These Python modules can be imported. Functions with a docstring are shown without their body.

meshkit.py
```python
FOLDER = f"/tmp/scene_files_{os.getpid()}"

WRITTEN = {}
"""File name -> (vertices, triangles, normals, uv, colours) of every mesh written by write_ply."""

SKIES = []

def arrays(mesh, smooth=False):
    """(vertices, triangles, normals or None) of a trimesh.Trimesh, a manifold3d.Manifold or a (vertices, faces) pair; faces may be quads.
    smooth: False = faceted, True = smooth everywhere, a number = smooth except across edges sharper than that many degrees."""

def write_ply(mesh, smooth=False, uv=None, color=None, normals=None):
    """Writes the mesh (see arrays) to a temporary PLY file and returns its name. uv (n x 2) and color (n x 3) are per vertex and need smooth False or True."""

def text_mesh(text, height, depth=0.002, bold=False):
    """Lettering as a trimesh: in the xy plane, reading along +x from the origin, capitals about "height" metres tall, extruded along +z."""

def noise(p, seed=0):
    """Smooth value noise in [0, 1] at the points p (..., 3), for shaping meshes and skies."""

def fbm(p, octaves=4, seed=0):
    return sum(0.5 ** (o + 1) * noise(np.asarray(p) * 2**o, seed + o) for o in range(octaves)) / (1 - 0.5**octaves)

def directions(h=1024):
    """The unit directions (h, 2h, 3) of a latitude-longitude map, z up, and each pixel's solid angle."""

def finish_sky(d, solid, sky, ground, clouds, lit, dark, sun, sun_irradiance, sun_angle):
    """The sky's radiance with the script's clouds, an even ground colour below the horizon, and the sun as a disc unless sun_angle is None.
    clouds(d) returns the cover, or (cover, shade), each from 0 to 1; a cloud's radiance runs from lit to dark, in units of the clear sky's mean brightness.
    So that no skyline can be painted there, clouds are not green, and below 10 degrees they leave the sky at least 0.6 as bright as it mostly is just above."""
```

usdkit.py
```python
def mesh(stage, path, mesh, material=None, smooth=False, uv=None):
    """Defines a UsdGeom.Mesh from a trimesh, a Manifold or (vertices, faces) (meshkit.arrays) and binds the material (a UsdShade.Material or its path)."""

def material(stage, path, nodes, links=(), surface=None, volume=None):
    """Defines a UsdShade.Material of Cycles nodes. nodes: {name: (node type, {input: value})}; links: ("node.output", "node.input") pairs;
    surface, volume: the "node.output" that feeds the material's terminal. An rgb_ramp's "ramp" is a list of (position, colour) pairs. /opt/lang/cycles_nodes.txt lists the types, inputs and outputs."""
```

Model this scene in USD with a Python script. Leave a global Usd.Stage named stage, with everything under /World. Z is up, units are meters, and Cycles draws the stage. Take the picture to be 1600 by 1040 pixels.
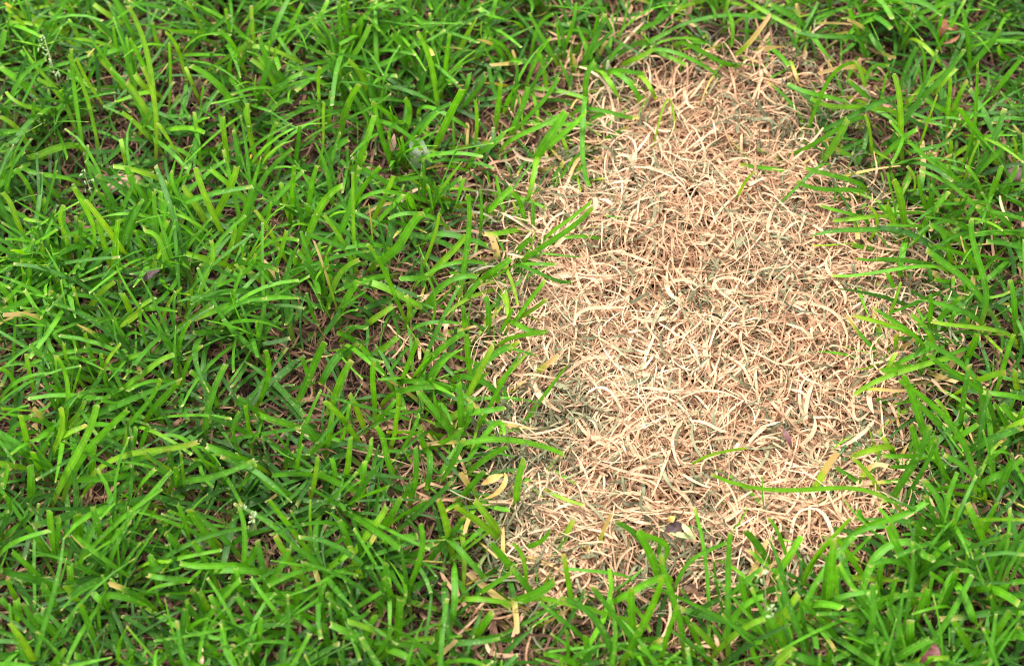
import math
import numpy as np
import shapely
import trimesh
import usdkit
import meshkit
from pxr import Gf, Sdf, Usd, UsdGeom, UsdLux, UsdShade, Vt

stage = Usd.Stage.CreateInMemory()
UsdGeom.SetStageUpAxis(stage, UsdGeom.Tokens.z)
UsdGeom.SetStageMetersPerUnit(stage, 1.0)
UsdGeom.Xform.Define(stage, '/World')
UsdGeom.Scope.Define(stage, '/World/Looks')
T = Sdf.ValueTypeNames
R = np.random.default_rng(11)

# ---------------------------------------------------------------- camera, sky, sun, exposure
PITCH = math.radians(33)             # how far the view leans away from straight down
DIST, FOCAL = 1.0, 65.0
CAM = np.array([0.0, -DIST * math.sin(PITCH), DIST * math.cos(PITCH)])
VIEW = np.array([0.0, math.sin(PITCH), -math.cos(PITCH)])
UP = np.array([0.0, math.cos(PITCH), math.sin(PITCH)])
EXPOSURE = 2.84
SUN_EL, SUN_AZ, SUN_I, SUN_ANGLE = 56.0, -35.0, 0.38, 24.0   # azimuth from +y (away from the camera), towards +x
SKY = 0.11
CLOUD = 2.6

cam = UsdGeom.Camera.Define(stage, '/World/camera')
m = Gf.Matrix4d()
m.SetLookAt(Gf.Vec3d(*CAM), Gf.Vec3d(0, 0, 0), Gf.Vec3d(0, 1, 0))
cam.AddTransformOp().Set(m.GetInverse())
cam.CreateHorizontalApertureAttr(36.0)
cam.CreateVerticalApertureAttr(36.0 * 665 / 1024)
cam.CreateFocalLengthAttr(FOCAL)
cam.CreateClippingRangeAttr(Gf.Vec2f(0.02, 500))
cam.CreateFStopAttr(7.0)
cam.CreateFocusDistanceAttr(DIST - 0.02)
cam.CreateExposureAttr(EXPOSURE)

se, sa = math.radians(SUN_EL), math.radians(SUN_AZ)
skymat = usdkit.material(stage, '/World/Looks/overcast_sky', {
    'sky': ('sky_texture', {'sky_type': 'single_scattering', 'sun_disc': False, 'sun_elevation': se, 'sun_rotation': sa % (2 * math.pi)}),
    'co': ('texture_coordinate', {}),
    'nz': ('noise_texture', {'scale': 2.2, 'detail': 5.0, 'roughness': 0.55}),
    'cov': ('map_range', {'clamp': True, 'from_min': 0.25, 'from_max': 0.6, 'to_min': 0.55, 'to_max': 0.95}),
    'shade': ('rgb_ramp', {'ramp': [(0.3, (CLOUD * .8, CLOUD * .8, CLOUD * .79)), (0.7, (CLOUD, CLOUD * .985, CLOUD * .94))]}),
    'mix': ('mix_color', {'use_clamp': False}),
    'bg': ('background_shader', {'strength': SKY})},
    [('co.generated', 'nz.vector'), ('nz.fac', 'cov.value'), ('nz.fac', 'shade.fac'), ('cov.result', 'mix.fac'),
     ('sky.color', 'mix.a'), ('shade.color', 'mix.b'), ('mix.result', 'bg.color')], surface='bg.background')
dome = UsdLux.DomeLight.Define(stage, '/World/sky')
dome.CreateIntensityAttr(1.0)
UsdShade.MaterialBindingAPI.Apply(dome.GetPrim()).Bind(skymat)
dome.GetPrim().SetCustomDataByKey('kind', 'structure')
sun = UsdLux.DistantLight.Define(stage, '/World/sun')
sun.CreateNormalizeAttr(True)
sun.CreateIntensityAttr(SUN_I)
sun.CreateAngleAttr(SUN_ANGLE)
sun.CreateColorAttr(Gf.Vec3f(1.0, 0.96, 0.9))
to_sun = Gf.Vec3d(math.sin(sa) * math.cos(se), math.cos(sa) * math.cos(se), math.sin(se))
sun.AddTransformOp().Set(Gf.Matrix4d().SetRotate(Gf.Rotation(Gf.Vec3d(0, 0, 1), to_sun)))

# ---------------------------------------------------------------- picture <-> ground
RIGHT = np.array([1.0, 0, 0])
HALF = 18.0 / FOCAL

def at(px, z=0.0):
    """Point at height z that the photograph (1600 x 1040) shows at pixel px."""
    px = np.asarray(px, float)
    a = (px[..., 0] - 800) / 800 * HALF
    b = (520 - px[..., 1]) / 800 * HALF
    d = VIEW + a[..., None] * RIGHT + b[..., None] * UP
    t = (np.asarray(z) - CAM[2]) / d[..., 2]
    return CAM + t[..., None] * d

def to_px(p):
    q = np.asarray(p, float) - CAM
    w = q @ VIEW
    return np.stack([800 + (q @ RIGHT) / w / HALF * 800, 520 - (q @ UP) / w / HALF * 800], -1)

MM = 0.001
PXM = 0.55 / 1600                    # metres per picture pixel, about
PATCH = shapely.Polygon([(985, 150), (1030, 118), (1100, 98), (1180, 96), (1232, 130), (1265, 195), (1245, 265), (1320, 305), (1375, 370), (1430, 425), (1440, 500), (1405, 560), (1415, 650), (1400, 735), (1375, 795), (1255, 835), (1180, 850), (1100, 895), (960, 925), (850, 905), (805, 845), (800, 765), (775, 650), (770, 560), (800, 480), (830, 405), (815, 330), (870, 255), (920, 205), (955, 160)])
shapely.prepare(PATCH)

def inside(px):
    """Signed distance to the dead patch's edge in picture pixels, positive inside."""
    g = shapely.points(px[..., 0], px[..., 1])
    d = shapely.distance(PATCH.exterior, g)
    return np.where(shapely.contains(PATCH, g), d, -d)

def smooth(x, a, b):
    t = np.clip((x - a) / (b - a), 0, 1)
    return t * t * (3 - 2 * t)

def lumps(p, scale, seed):
    return meshkit.fbm(np.concatenate([np.asarray(p)[..., :2] * scale, np.zeros(np.shape(p)[:-1] + (1,))], -1), 3, seed)

# ---------------------------------------------------------------- materials
def leaf_material(name, ramp, base_col, trans, rough, tip=(0.62, 0.55, 0.36), dry=((0.45, 0.30, 0.13), (0.40, 0.33, 0.06)), tr_gain=(1.35, 1.25, 0.4)):
    n = {
        'a': ('attribute', {'attribute': 'tint'}), 'sep': ('separate_xyz', {}),
        'uv': ('attribute', {'attribute': 'st'}), 'suv': ('separate_xyz', {}),
        'ramp': ('rgb_ramp', {'ramp': ramp}),
        'geo': ('geometry', {}),
        'mot': ('noise_texture', {'scale': 170.0, 'detail': 3.0}),
        'motr': ('map_range', {'clamp': True, 'from_min': 0.3, 'from_max': 0.7, 'to_min': 0.78, 'to_max': 1.2}),
        'big': ('noise_texture', {'scale': 9.0, 'detail': 2.0}),
        'bigr': ('map_range', {'clamp': True, 'from_min': 0.3, 'from_max': 0.7, 'to_min': 0.8, 'to_max': 1.15}),
        'mul': ('math', {'math_type': 'multiply'}),
        # veins: a pale midrib and fine parallel lines
        'vw': ('math', {'math_type': 'multiply', 'value2': 44.0}), 'vs': ('math', {'math_type': 'sine'}),
        'vr': ('map_range', {'clamp': True, 'from_min': -1.0, 'from_max': 1.0, 'to_min': 0.86, 'to_max': 1.12}),
        'mid': ('math', {'math_type': 'subtract', 'value2': 0.5}), 'mida': ('math', {'math_type': 'absolute'}),
        'midr': ('map_range', {'clamp': True, 'from_min': 0.03, 'from_max': 0.1, 'to_min': 1.32, 'to_max': 1.0}),
        'mul2': ('math', {'math_type': 'multiply'}), 'mul3': ('math', {'math_type': 'multiply'}),
        'scale': ('vector_math', {'vector_math_type': 'scale'}),
        'basef': ('map_range', {'clamp': True, 'from_min': 0.04, 'from_max': 0.32, 'to_min': 0.75, 'to_max': 0.0}),
        'basemix': ('mix_color', {'b': base_col}),
        # dryness creeps from the tip
        'dn': ('noise_texture', {'scale': 260.0, 'detail': 2.0}),
        'dadd': ('math', {'math_type': 'multiply_add', 'value2': 0.3}),
        'dsum': ('math', {'math_type': 'add'}),
        'df': ('map_range', {'clamp': True, 'from_min': 1.10, 'from_max': 1.26, 'to_min': 0.0, 'to_max': 1.0}),
        'dramp': ('map_range', {'clamp': True, 'from_min': 1.12, 'from_max': 1.5, 'to_min': 0.0, 'to_max': 1.0}),
        'dcol': ('mix_color', {'a': dry[1], 'b': dry[0]}),
        'drymix': ('mix_color', {}),
        'fn': ('noise_texture', {'scale': 520.0, 'detail': 1.0}),
        'ff': ('map_range', {'clamp': True, 'from_min': 0.64, 'from_max': 0.74, 'to_min': 0.0, 'to_max': 0.45}),
        'fleck': ('mix_color', {'b': (0.30, 0.34, 0.12)}),
        # pale mown tip
        'tipn': ('math', {'math_type': 'multiply_add', 'value2': 0.02}),
        'tipf': ('map_range', {'clamp': True, 'from_min': 0.997, 'from_max': 1.012, 'to_min': 0.0, 'to_max': 0.5}),
        'tipmix': ('mix_color', {'b': tip}),
        'bump': ('bump', {'strength': 0.35, 'distance': 0.00005}),
        'p': ('principled_bsdf', {'roughness': rough, 'specular_ior_level': 0.18}),
        'tcol': ('mix_color', {'blend_type': 'multiply', 'fac': 1.0, 'b': tr_gain, 'use_clamp': False}),
        't': ('translucent_bsdf', {}), 'mixs': ('mix_closure', {'fac': trans}),
    }
    n['scale'] = ('vector_math', {'math_type': 'scale'})
    links = [('a.vector', 'sep.vector'), ('uv.vector', 'suv.vector'), ('sep.x', 'ramp.fac'),
             ('geo.position', 'mot.vector'), ('geo.position', 'big.vector'), ('geo.position', 'dn.vector'),
             ('mot.fac', 'motr.value'), ('big.fac', 'bigr.value'), ('motr.result', 'mul.value1'), ('bigr.result', 'mul.value2'),
             ('suv.x', 'vw.value1'), ('vw.value', 'vs.value1'), ('vs.value', 'vr.value'),
             ('suv.x', 'mid.value1'), ('mid.value', 'mida.value1'), ('mida.value', 'midr.value'),
             ('vr.result', 'mul2.value1'), ('midr.result', 'mul2.value2'), ('mul.value', 'mul3.value1'), ('mul2.value', 'mul3.value2'),
             ('ramp.color', 'scale.vector1'), ('mul3.value', 'scale.scale'),
             ('suv.y', 'basef.value'), ('basef.result', 'basemix.fac'), ('scale.vector', 'basemix.a'),
             ('dn.fac', 'dadd.value1'), ('suv.y', 'dadd.value3'), ('dadd.value', 'dsum.value1'), ('sep.y', 'dsum.value2'),
             ('dsum.value', 'df.value'), ('dsum.value', 'dramp.value'), ('dramp.result', 'dcol.fac'),
             ('geo.position', 'fn.vector'), ('fn.fac', 'ff.value'), ('ff.result', 'fleck.fac'), ('basemix.result', 'fleck.a'), ('df.result', 'drymix.fac'), ('fleck.result', 'drymix.a'), ('dcol.result', 'drymix.b'),
             ('dn.fac', 'tipn.value1'), ('suv.y', 'tipn.value3'), ('tipn.value', 'tipf.value'), ('tipf.result', 'tipmix.fac'),
             ('drymix.result', 'tipmix.a'), ('tipmix.result', 'p.base_color'), ('tipmix.result', 'tcol.a'), ('tcol.result', 't.color'),
             ('vs.value', 'bump.height'), ('bump.normal', 'p.normal'),
             ('p.BSDF', 'mixs.closure1'), ('t.BSDF', 'mixs.closure2')]
    return usdkit.material(stage, '/World/Looks/' + name, n, links, surface='mixs.closure')

GREEN = leaf_material('green_grass', [(0.0, (0.028, 0.098, 0.011)), (0.35, (0.046, 0.168, 0.008)), (0.7, (0.086, 0.270, 0.007)), (1.0, (0.165, 0.30, 0.012))],
                      (0.17, 0.21, 0.025), 0.38, 0.45)

def straw_material(name, ramp, trans=0.22, rough=0.55):
    n = {'a': ('attribute', {'attribute': 'tint'}), 'sep': ('separate_xyz', {}), 'ramp': ('rgb_ramp', {'ramp': ramp}),
         'geo': ('geometry', {}), 'mot': ('noise_texture', {'scale': 210.0, 'detail': 3.0}),
         'motr': ('map_range', {'clamp': True, 'from_min': 0.28, 'from_max': 0.72, 'to_min': 0.74, 'to_max': 1.2}),
         'uv': ('attribute', {'attribute': 'st'}), 'suv': ('separate_xyz', {}),
         'vw': ('math', {'math_type': 'multiply', 'value2': 31.0}), 'vs': ('math', {'math_type': 'sine'}),
         'vr': ('map_range', {'clamp': True, 'from_min': -1.0, 'from_max': 1.0, 'to_min': 0.9, 'to_max': 1.07}),
         'mul': ('math', {'math_type': 'multiply'}), 'scale': ('vector_math', {'math_type': 'scale'}),
         'bump': ('bump', {'strength': 0.5, 'distance': 0.00005}),
         'p': ('principled_bsdf', {'roughness': rough, 'specular_ior_level': 0.3}),
         't': ('translucent_bsdf', {}), 'mixs': ('mix_closure', {'fac': trans})}
    links = [('a.vector', 'sep.vector'), ('sep.x', 'ramp.fac'), ('geo.position', 'mot.vector'), ('mot.fac', 'motr.value'),
             ('uv.vector', 'suv.vector'), ('suv.x', 'vw.value1'), ('vw.value', 'vs.value1'), ('vs.value', 'vr.value'),
             ('motr.result', 'mul.value1'), ('vr.result', 'mul.value2'), ('ramp.color', 'scale.vector1'), ('mul.value', 'scale.scale'),
             ('scale.vector', 'p.base_color'), ('scale.vector', 't.color'), ('vs.value', 'bump.height'), ('bump.normal', 'p.normal'),
             ('p.BSDF', 'mixs.closure1'), ('t.BSDF', 'mixs.closure2')]
    return usdkit.material(stage, '/World/Looks/' + name, n, links, surface='mixs.closure')

STRAW = straw_material('dry_straw', [(0.0, (0.155, 0.08, 0.046)), (0.25, (0.39, 0.216, 0.120)), (0.6, (0.57, 0.348, 0.202)), (0.85, (0.595, 0.39, 0.236)), (1.0, (0.60, 0.425, 0.276))])
CLIPPING = straw_material('olive_clippings', [(0.0, (0.085, 0.088, 0.045)), (0.5, (0.165, 0.168, 0.085)), (1.0, (0.28, 0.27, 0.15))], 0.15, 0.6)
THATCH = straw_material('brown_thatch', [(0.0, (0.055, 0.027, 0.017)), (0.5, (0.15, 0.078, 0.04)), (1.0, (0.33, 0.19, 0.09))], 0.15, 0.65)

def plain(name, ramp, scale, rough=0.6, bump=0.4, dist=0.002):
    return usdkit.material(stage, '/World/Looks/' + name, {
        'geo': ('geometry', {}), 'nz': ('noise_texture', {'scale': scale, 'detail': 5.0, 'roughness': 0.62}),
        'ramp': ('rgb_ramp', {'ramp': ramp}), 'bump': ('bump', {'strength': bump, 'distance': dist}),
        'p': ('principled_bsdf', {'roughness': rough, 'specular_ior_level': 0.3})},
        [('geo.position', 'nz.vector'), ('nz.fac', 'ramp.fac'), ('nz.fac', 'bump.height'), ('ramp.color', 'p.base_color'), ('bump.normal', 'p.normal')], surface='p.BSDF')

SOIL = usdkit.material(stage, '/World/Looks/dark_soil', {
    'geo': ('geometry', {}), 'nz': ('noise_texture', {'scale': 130.0, 'detail': 6.0, 'roughness': 0.65}),
    'ramp': ('rgb_ramp', {'ramp': [(0.3, (0.010, 0.0055, 0.004)), (0.5, (0.028, 0.015, 0.010)), (0.72, (0.085, 0.045, 0.026))]}),
    'len': ('vector_math', {'math_type': 'length'}), 'far': ('map_range', {'clamp': True, 'from_min': 1.6, 'from_max': 2.4, 'to_min': 0.0, 'to_max': 1.0}),
    'gn': ('noise_texture', {'scale': 25.0, 'detail': 6.0, 'roughness': 0.7}),
    'gr': ('rgb_ramp', {'ramp': [(0.3, (0.02, 0.055, 0.008)), (0.7, (0.07, 0.16, 0.02))]}), 'mix': ('mix_color', {}),
    'bump': ('bump', {'strength': 1.0, 'distance': 0.004}), 'p': ('principled_bsdf', {'roughness': 0.85, 'specular_ior_level': 0.18})},
    [('geo.position', 'nz.vector'), ('nz.fac', 'ramp.fac'), ('geo.position', 'len.vector1'), ('len.value', 'far.value'), ('geo.position', 'gn.vector'),
     ('gn.fac', 'gr.fac'), ('ramp.color', 'mix.a'), ('gr.color', 'mix.b'), ('far.result', 'mix.fac'), ('mix.result', 'p.base_color'),
     ('nz.fac', 'bump.height'), ('bump.normal', 'p.normal')], surface='p.BSDF')

# ---------------------------------------------------------------- mesh helpers
USED = {}

def numbered(name, parent='/World'):
    k = USED.get((parent, name), 0)
    USED[(parent, name)] = k + 1
    return parent + '/' + (name if k == 0 else f'{name}_{k:03d}')

def tag(prim, label=None, cat=None, group=None, kind=None):
    prim = prim.GetPrim() if hasattr(prim, 'GetPrim') else prim
    for k, v in (('label', label), ('category', cat), ('group', group), ('kind', kind)):
        if v:
            prim.SetCustomDataByKey(k, v)
    return prim

def define(path, v, f, mat, normals=None, st=None, tint=None, origin=None):
    g = UsdGeom.Mesh.Define(stage, path)
    v = np.asarray(v, float) - (0 if origin is None else np.asarray(origin))
    g.CreatePointsAttr(Vt.Vec3fArray.FromNumpy(v.astype(np.float32)))
    g.CreateFaceVertexCountsAttr(Vt.IntArray.FromNumpy(np.full(len(f), f.shape[1], np.int32)))
    g.CreateFaceVertexIndicesAttr(Vt.IntArray.FromNumpy(f.astype(np.int32).ravel()))
    g.CreateSubdivisionSchemeAttr('none')
    g.CreateDoubleSidedAttr(True)
    if normals is not None:
        g.CreateNormalsAttr(Vt.Vec3fArray.FromNumpy(normals.astype(np.float32)))
        g.SetNormalsInterpolation('vertex')
    api = UsdGeom.PrimvarsAPI(g)
    if st is not None:
        s3 = np.concatenate([st, np.zeros((len(st), 1))], 1)
        api.CreatePrimvar('st', T.Float3Array, 'vertex').Set(Vt.Vec3fArray.FromNumpy(s3.astype(np.float32)))
    if tint is not None:
        api.CreatePrimvar('tint', T.Float3Array, 'vertex').Set(Vt.Vec3fArray.FromNumpy(tint.astype(np.float32)))
    UsdShade.MaterialBindingAPI.Apply(g.GetPrim()).Bind(mat)
    return g

def unit(a):
    return a / np.maximum(np.linalg.norm(a, axis=-1, keepdims=True), 1e-12)

def ribbons(P, W, face, twist, fold, tint, v=None, jag=0.0, rng=R):
    """Blades: P (B,N,3) centre lines, W (B,N) widths, face (B,3) wanted facing, twist (B,N) radians, fold (B,) depth of the V across in widths,
    tint (B,2). Returns vertices (B,N*3,3), quads of one blade, normals, st, tint (B,N*3,.)."""
    B, N = W.shape
    t = unit(np.gradient(P, axis=1))
    s = unit(np.cross(t, face[:, None, :]))
    n = np.cross(s, t)
    c, d = np.cos(twist)[..., None], np.sin(twist)[..., None]
    s, n = s * c + n * d, n * c - s * d
    hw = W[..., None] * 0.5
    L, M, Rr = P - s * hw, P - n * (fold[:, None, None] * W[..., None]), P + s * hw
    if jag:                                                  # ragged mown end
        e = t[:, -1] * (rng.uniform(-jag, jag, (B, 3, 1)).transpose(1, 0, 2))
        L[:, -1] += e[0]; M[:, -1] += e[1]; Rr[:, -1] += e[2]
    V = np.stack([L, M, Rr], 2)                              # B,N,3,3
    nl, nr = unit(np.cross(t, M - L)), unit(np.cross(t, Rr - M))
    nl, nr = -nl, -nr
    NN = np.stack([nl, unit(nl + nr), nr], 2)
    i, j = np.meshgrid(np.arange(N - 1), np.arange(2), indexing='ij')
    q = np.stack([i * 3 + j, i * 3 + j + 1, (i + 1) * 3 + j + 1, (i + 1) * 3 + j], -1).reshape(-1, 4)
    vv = np.linspace(0, 1, N)[None] if v is None else v
    st = np.stack([np.broadcast_to(np.array([0, .5, 1.0]), (B, N, 3)), np.broadcast_to(vv[..., None], (B, N, 3))], -1)
    tn = np.broadcast_to(np.concatenate([tint, np.zeros((B, 1))], 1)[:, None, :], (B, N * 3, 3))
    return V.reshape(B, N * 3, 3), q, NN.reshape(B, N * 3, 3), st.reshape(B, N * 3, 2), tn

def joined(path, out, mat):
    V, q, NN, st, tn = out
    B, K = V.shape[:2]
    f = (q[None] + (np.arange(B) * K)[:, None, None]).reshape(-1, 4)
    return define(path, V.reshape(-1, 3), f, mat, NN.reshape(-1, 3), st.reshape(-1, 2), tn.reshape(-1, 3))

def single(path, out, k, mat, origin=None):
    V, q, NN, st, tn = out
    return define(path, V[k], q, mat, NN[k], st[k], tn[k], origin)

# ---------------------------------------------------------------- the ground
def ground_z(p):
    p = np.asarray(p, float)
    return (lumps(p, 14.0, 3) - 0.5) * 0.012 + (lumps(p, 90.0, 5) - 0.5) * 0.006

fine = np.arange(-0.42, 0.421, 0.004)
outer = 0.42 + np.geomspace(0.01, 80, 34)
axis = np.concatenate([-outer[::-1], fine, outer])
gx, gy = np.meshgrid(axis, axis, indexing='ij')
gp = np.stack([gx, gy, np.zeros_like(gx)], -1)
gp[..., 2] = ground_z(gp) - 0.001
n_ = len(axis)
ii, jj = np.meshgrid(np.arange(n_ - 1), np.arange(n_ - 1), indexing='ij')
gq = np.stack([ii * n_ + jj, (ii + 1) * n_ + jj, (ii + 1) * n_ + jj + 1, ii * n_ + jj + 1], -1).reshape(-1, 4)
v_, f_, nn_ = meshkit.arrays((gp.reshape(-1, 3), gq), True)
tag(define('/World/soil', v_, f_, SOIL, nn_), 'dark bare soil under the lawn and the dead patch', 'soil', kind='structure')

# ---------------------------------------------------------------- random grass, straw and clippings
def spread(n, x0, x1, y0, y1, rng):
    return np.stack([rng.uniform(x0, x1, n), rng.uniform(y0, y1, n)], -1)

def grow(xy, length, width, lean, az, bend, rng, hmax, N=8):
    """Curved blades that rise from the soil at xy: lean from upright at the root, bending further over by bend radians."""
    B = len(xy)
    s = np.linspace(0, 1, N)[None]
    ang = lean[:, None] + bend[:, None] * s ** 1.5
    side = az[:, None] + (rng.normal(0, 0.35, B))[:, None] * s ** 2
    step = length[:, None] / (N - 1)
    dx, dy, dz = np.sin(ang) * np.cos(side) * step, np.sin(ang) * np.sin(side) * step, np.cos(ang) * step
    P = np.stack([np.cumsum(dx, 1), np.cumsum(dy, 1), np.cumsum(dz, 1)], -1)
    P -= P[:, :1]
    top = P[..., 2].max(1)
    P[..., 2] *= np.minimum(1, hmax / np.maximum(top, 1e-6))[:, None]
    P[..., :2] += xy[:, None]
    P[..., 2] = np.maximum(P[..., 2], 0.0015 * s) + ground_z(np.concatenate([xy, np.zeros((B, 1))], 1))[:, None]
    prof = np.where(rng.random(B)[:, None] < 0.4, np.interp(s, [0, 0.25, 0.55, 0.8, 1], [0.55, 0.95, 1.0, 0.75, 0.25]), np.interp(s, [0, 0.25, 0.6, 1], [0.55, 0.9, 1.0, 0.78]))
    return P, width[:, None] * prof

def green_keep(xy):
    """How thickly green grass stands at xy, 0 to 1."""
    px = to_px(np.concatenate([xy, np.full((len(xy), 1), 0.005)], 1))
    d = -inside(px)
    x, y = px[:, 0], px[:, 1]
    reach = np.where(x < 900, 270.0, 175.0)
    k = smooth(d, 20, reach)
    for cx, cy, rx, ry, a in ((700, 430, 120, 200, .5), (670, 660, 90, 120, .45), (880, 150, 130, 80, .6), (1340, 180, 100, 100, .5), (1480, 450, 70, 60, .4), (760, 930, 140, 90, .65), (1130, 900, 200, 60, .5), (640, 200, 60, 80, .4), (1560, 150, 50, 60, .3), (90, 800, 50, 40, .4), (450, 750, 50, 40, .4)):
        k *= 1 - a * np.exp(-((x - cx) / rx) ** 2 - ((y - cy) / ry) ** 2)
    k = 0.10 * smooth(d, 5, 40) + 0.90 * k
    n = lumps(xy, 26.0, 21)
    k *= 0.3 + 0.7 * smooth(n, 0.36, 0.52)
    return k

def green_lot(n, x0, x1, y0, y1, seed, hmax, keep=True, lmin=22, lmax=52, tm=0.28, wm=2.9, lean0=0.55, tuft=False, dryf=0.025):
    rng = np.random.default_rng(seed)
    per = 7 if tuft else 1
    xy = np.repeat(spread(n // per, x0, x1, y0, y1, rng), per, 0)
    n = len(xy)
    az = rng.uniform(0, 2 * math.pi, n // per).repeat(per) + (rng.normal(0, 1.0, n) if tuft else 0)
    k = green_keep(xy) if keep else np.ones(n)
    ok = (rng.random(n // per).repeat(per) if tuft else rng.random(n)) < k
    xy = xy + rng.normal(0, 0.0035, (n, 2)) * (per > 1)
    xy, k, az = xy[ok], k[ok], az[ok]
    B = len(xy)
    length = rng.uniform(lmin, lmax, B) * MM * (0.7 + 0.3 * k)
    width = np.clip(rng.gamma(12, wm / 12, B), 1.0, 5.0) * MM
    lean = np.abs(rng.normal(lean0, 0.35, B)); bend = rng.normal(0.48, 0.42, B)
    P, W = grow(xy, length, width, lean, az, bend, rng, hmax)
    face = unit(np.array([0, -0.3, 1.0]) + rng.normal(0, 0.3, (B, 3)))
    twist = rng.normal(0, 0.4, B)[:, None] * np.linspace(0, 1, 8)[None]
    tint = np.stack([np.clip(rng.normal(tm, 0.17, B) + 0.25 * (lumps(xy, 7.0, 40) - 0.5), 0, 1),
                     np.where(rng.random(B) < dryf, rng.uniform(0, 0.45, B), 0.0)], -1)
    return ribbons(P, W, face, twist, rng.uniform(0.0, 0.16, B), tint, jag=0.0007, rng=rng)

def lie(xy, length, width, rng, zlo, zhi, curl, N=11, wave=0.0022, twist=1.0):
    """Limp strands lying on the ground: curling centre lines at heights between zlo and zhi."""
    B = len(xy)
    s = np.linspace(-0.5, 0.5, N)[None]
    th = rng.uniform(0, 2 * math.pi, B)[:, None] + curl[:, None] * s + rng.normal(0, 0.27, B)[:, None] * np.sin(2 * math.pi * s * rng.uniform(0.6, 1.6, B)[:, None] + rng.uniform(0, 6, B)[:, None])
    step = length[:, None] / (N - 1)
    P = np.stack([np.cumsum(np.cos(th) * step, 1), np.cumsum(np.sin(th) * step, 1), np.zeros((B, N))], -1)
    P -= P.mean(1, keepdims=True)
    P[..., :2] += xy[:, None]
    z = rng.uniform(zlo, zhi, B)[:, None] + rng.normal(0, wave, B)[:, None] * np.sin(2 * math.pi * s * rng.uniform(0.5, 1.5, B)[:, None] + rng.uniform(0, 6, B)[:, None]) + rng.normal(0, 0.004, B)[:, None] * s
    P[..., 2] = np.maximum(z, 0.0006) + ground_z(P)
    W = width[:, None] * np.interp(s, [-0.5, -0.3, 0.2, 0.5], [0.7, 1.0, 0.95, 0.35])
    face = unit(np.array([0, 0, 1.0]) + rng.normal(0, 0.45, (B, 3)))
    tw = rng.normal(0, twist, B)[:, None] * (s + 0.5) + rng.normal(0, 0.3, B)[:, None]
    return P, W, face, tw

def pale_spots(px):
    x, y = px[:, 0], px[:, 1]
    return sum(a * np.exp(-((x - cx) / rx) ** 2 - ((y - cy) / ry) ** 2) for cx, cy, rx, ry, a in ((950, 620, 130, 110, .14), (900, 810, 70, 60, .14), (1100, 640, 180, 120, .06), (1110, 110, 140, 80, -.22), (1290, 360, 70, 60, -.12), (1000, 900, 160, 50, -.15)))

def straw_lot(n, seed, zlo, zhi, keepf, tint_mean, wmm, lmm, N=11, tsd=0.17, box=(-0.06, 0.27, -0.2, 0.24), curl=0.95):
    rng = np.random.default_rng(seed)
    xy = spread(n, *box, rng)
    px = to_px(np.concatenate([xy, np.full((len(xy), 1), 0.006)], 1))
    ok = rng.random(n) < keepf(inside(px), px, xy)
    xy = xy[ok]
    B = len(xy)
    length = rng.uniform(*lmm, B) * MM
    width = np.clip(rng.gamma(5.0, wmm / 5.0, B), 0.5, 4.0) * MM
    P, W, face, tw = lie(xy, length, width, rng, zlo, zhi, rng.normal(0, curl, B), N)
    tint = np.stack([np.clip(rng.normal(tint_mean, tsd, B) + 0.65 * (lumps(xy, 20.0, 9) - 0.5) + pale_spots(px[ok]), 0, 1), np.zeros(B)], -1)
    return ribbons(P, W, face, tw, rng.uniform(0.02, 0.22, B), tint, rng=rng)

def clump(xy, scale, seed, lo, hi):
    return smooth(lumps(xy, scale, seed), lo, hi)

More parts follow.
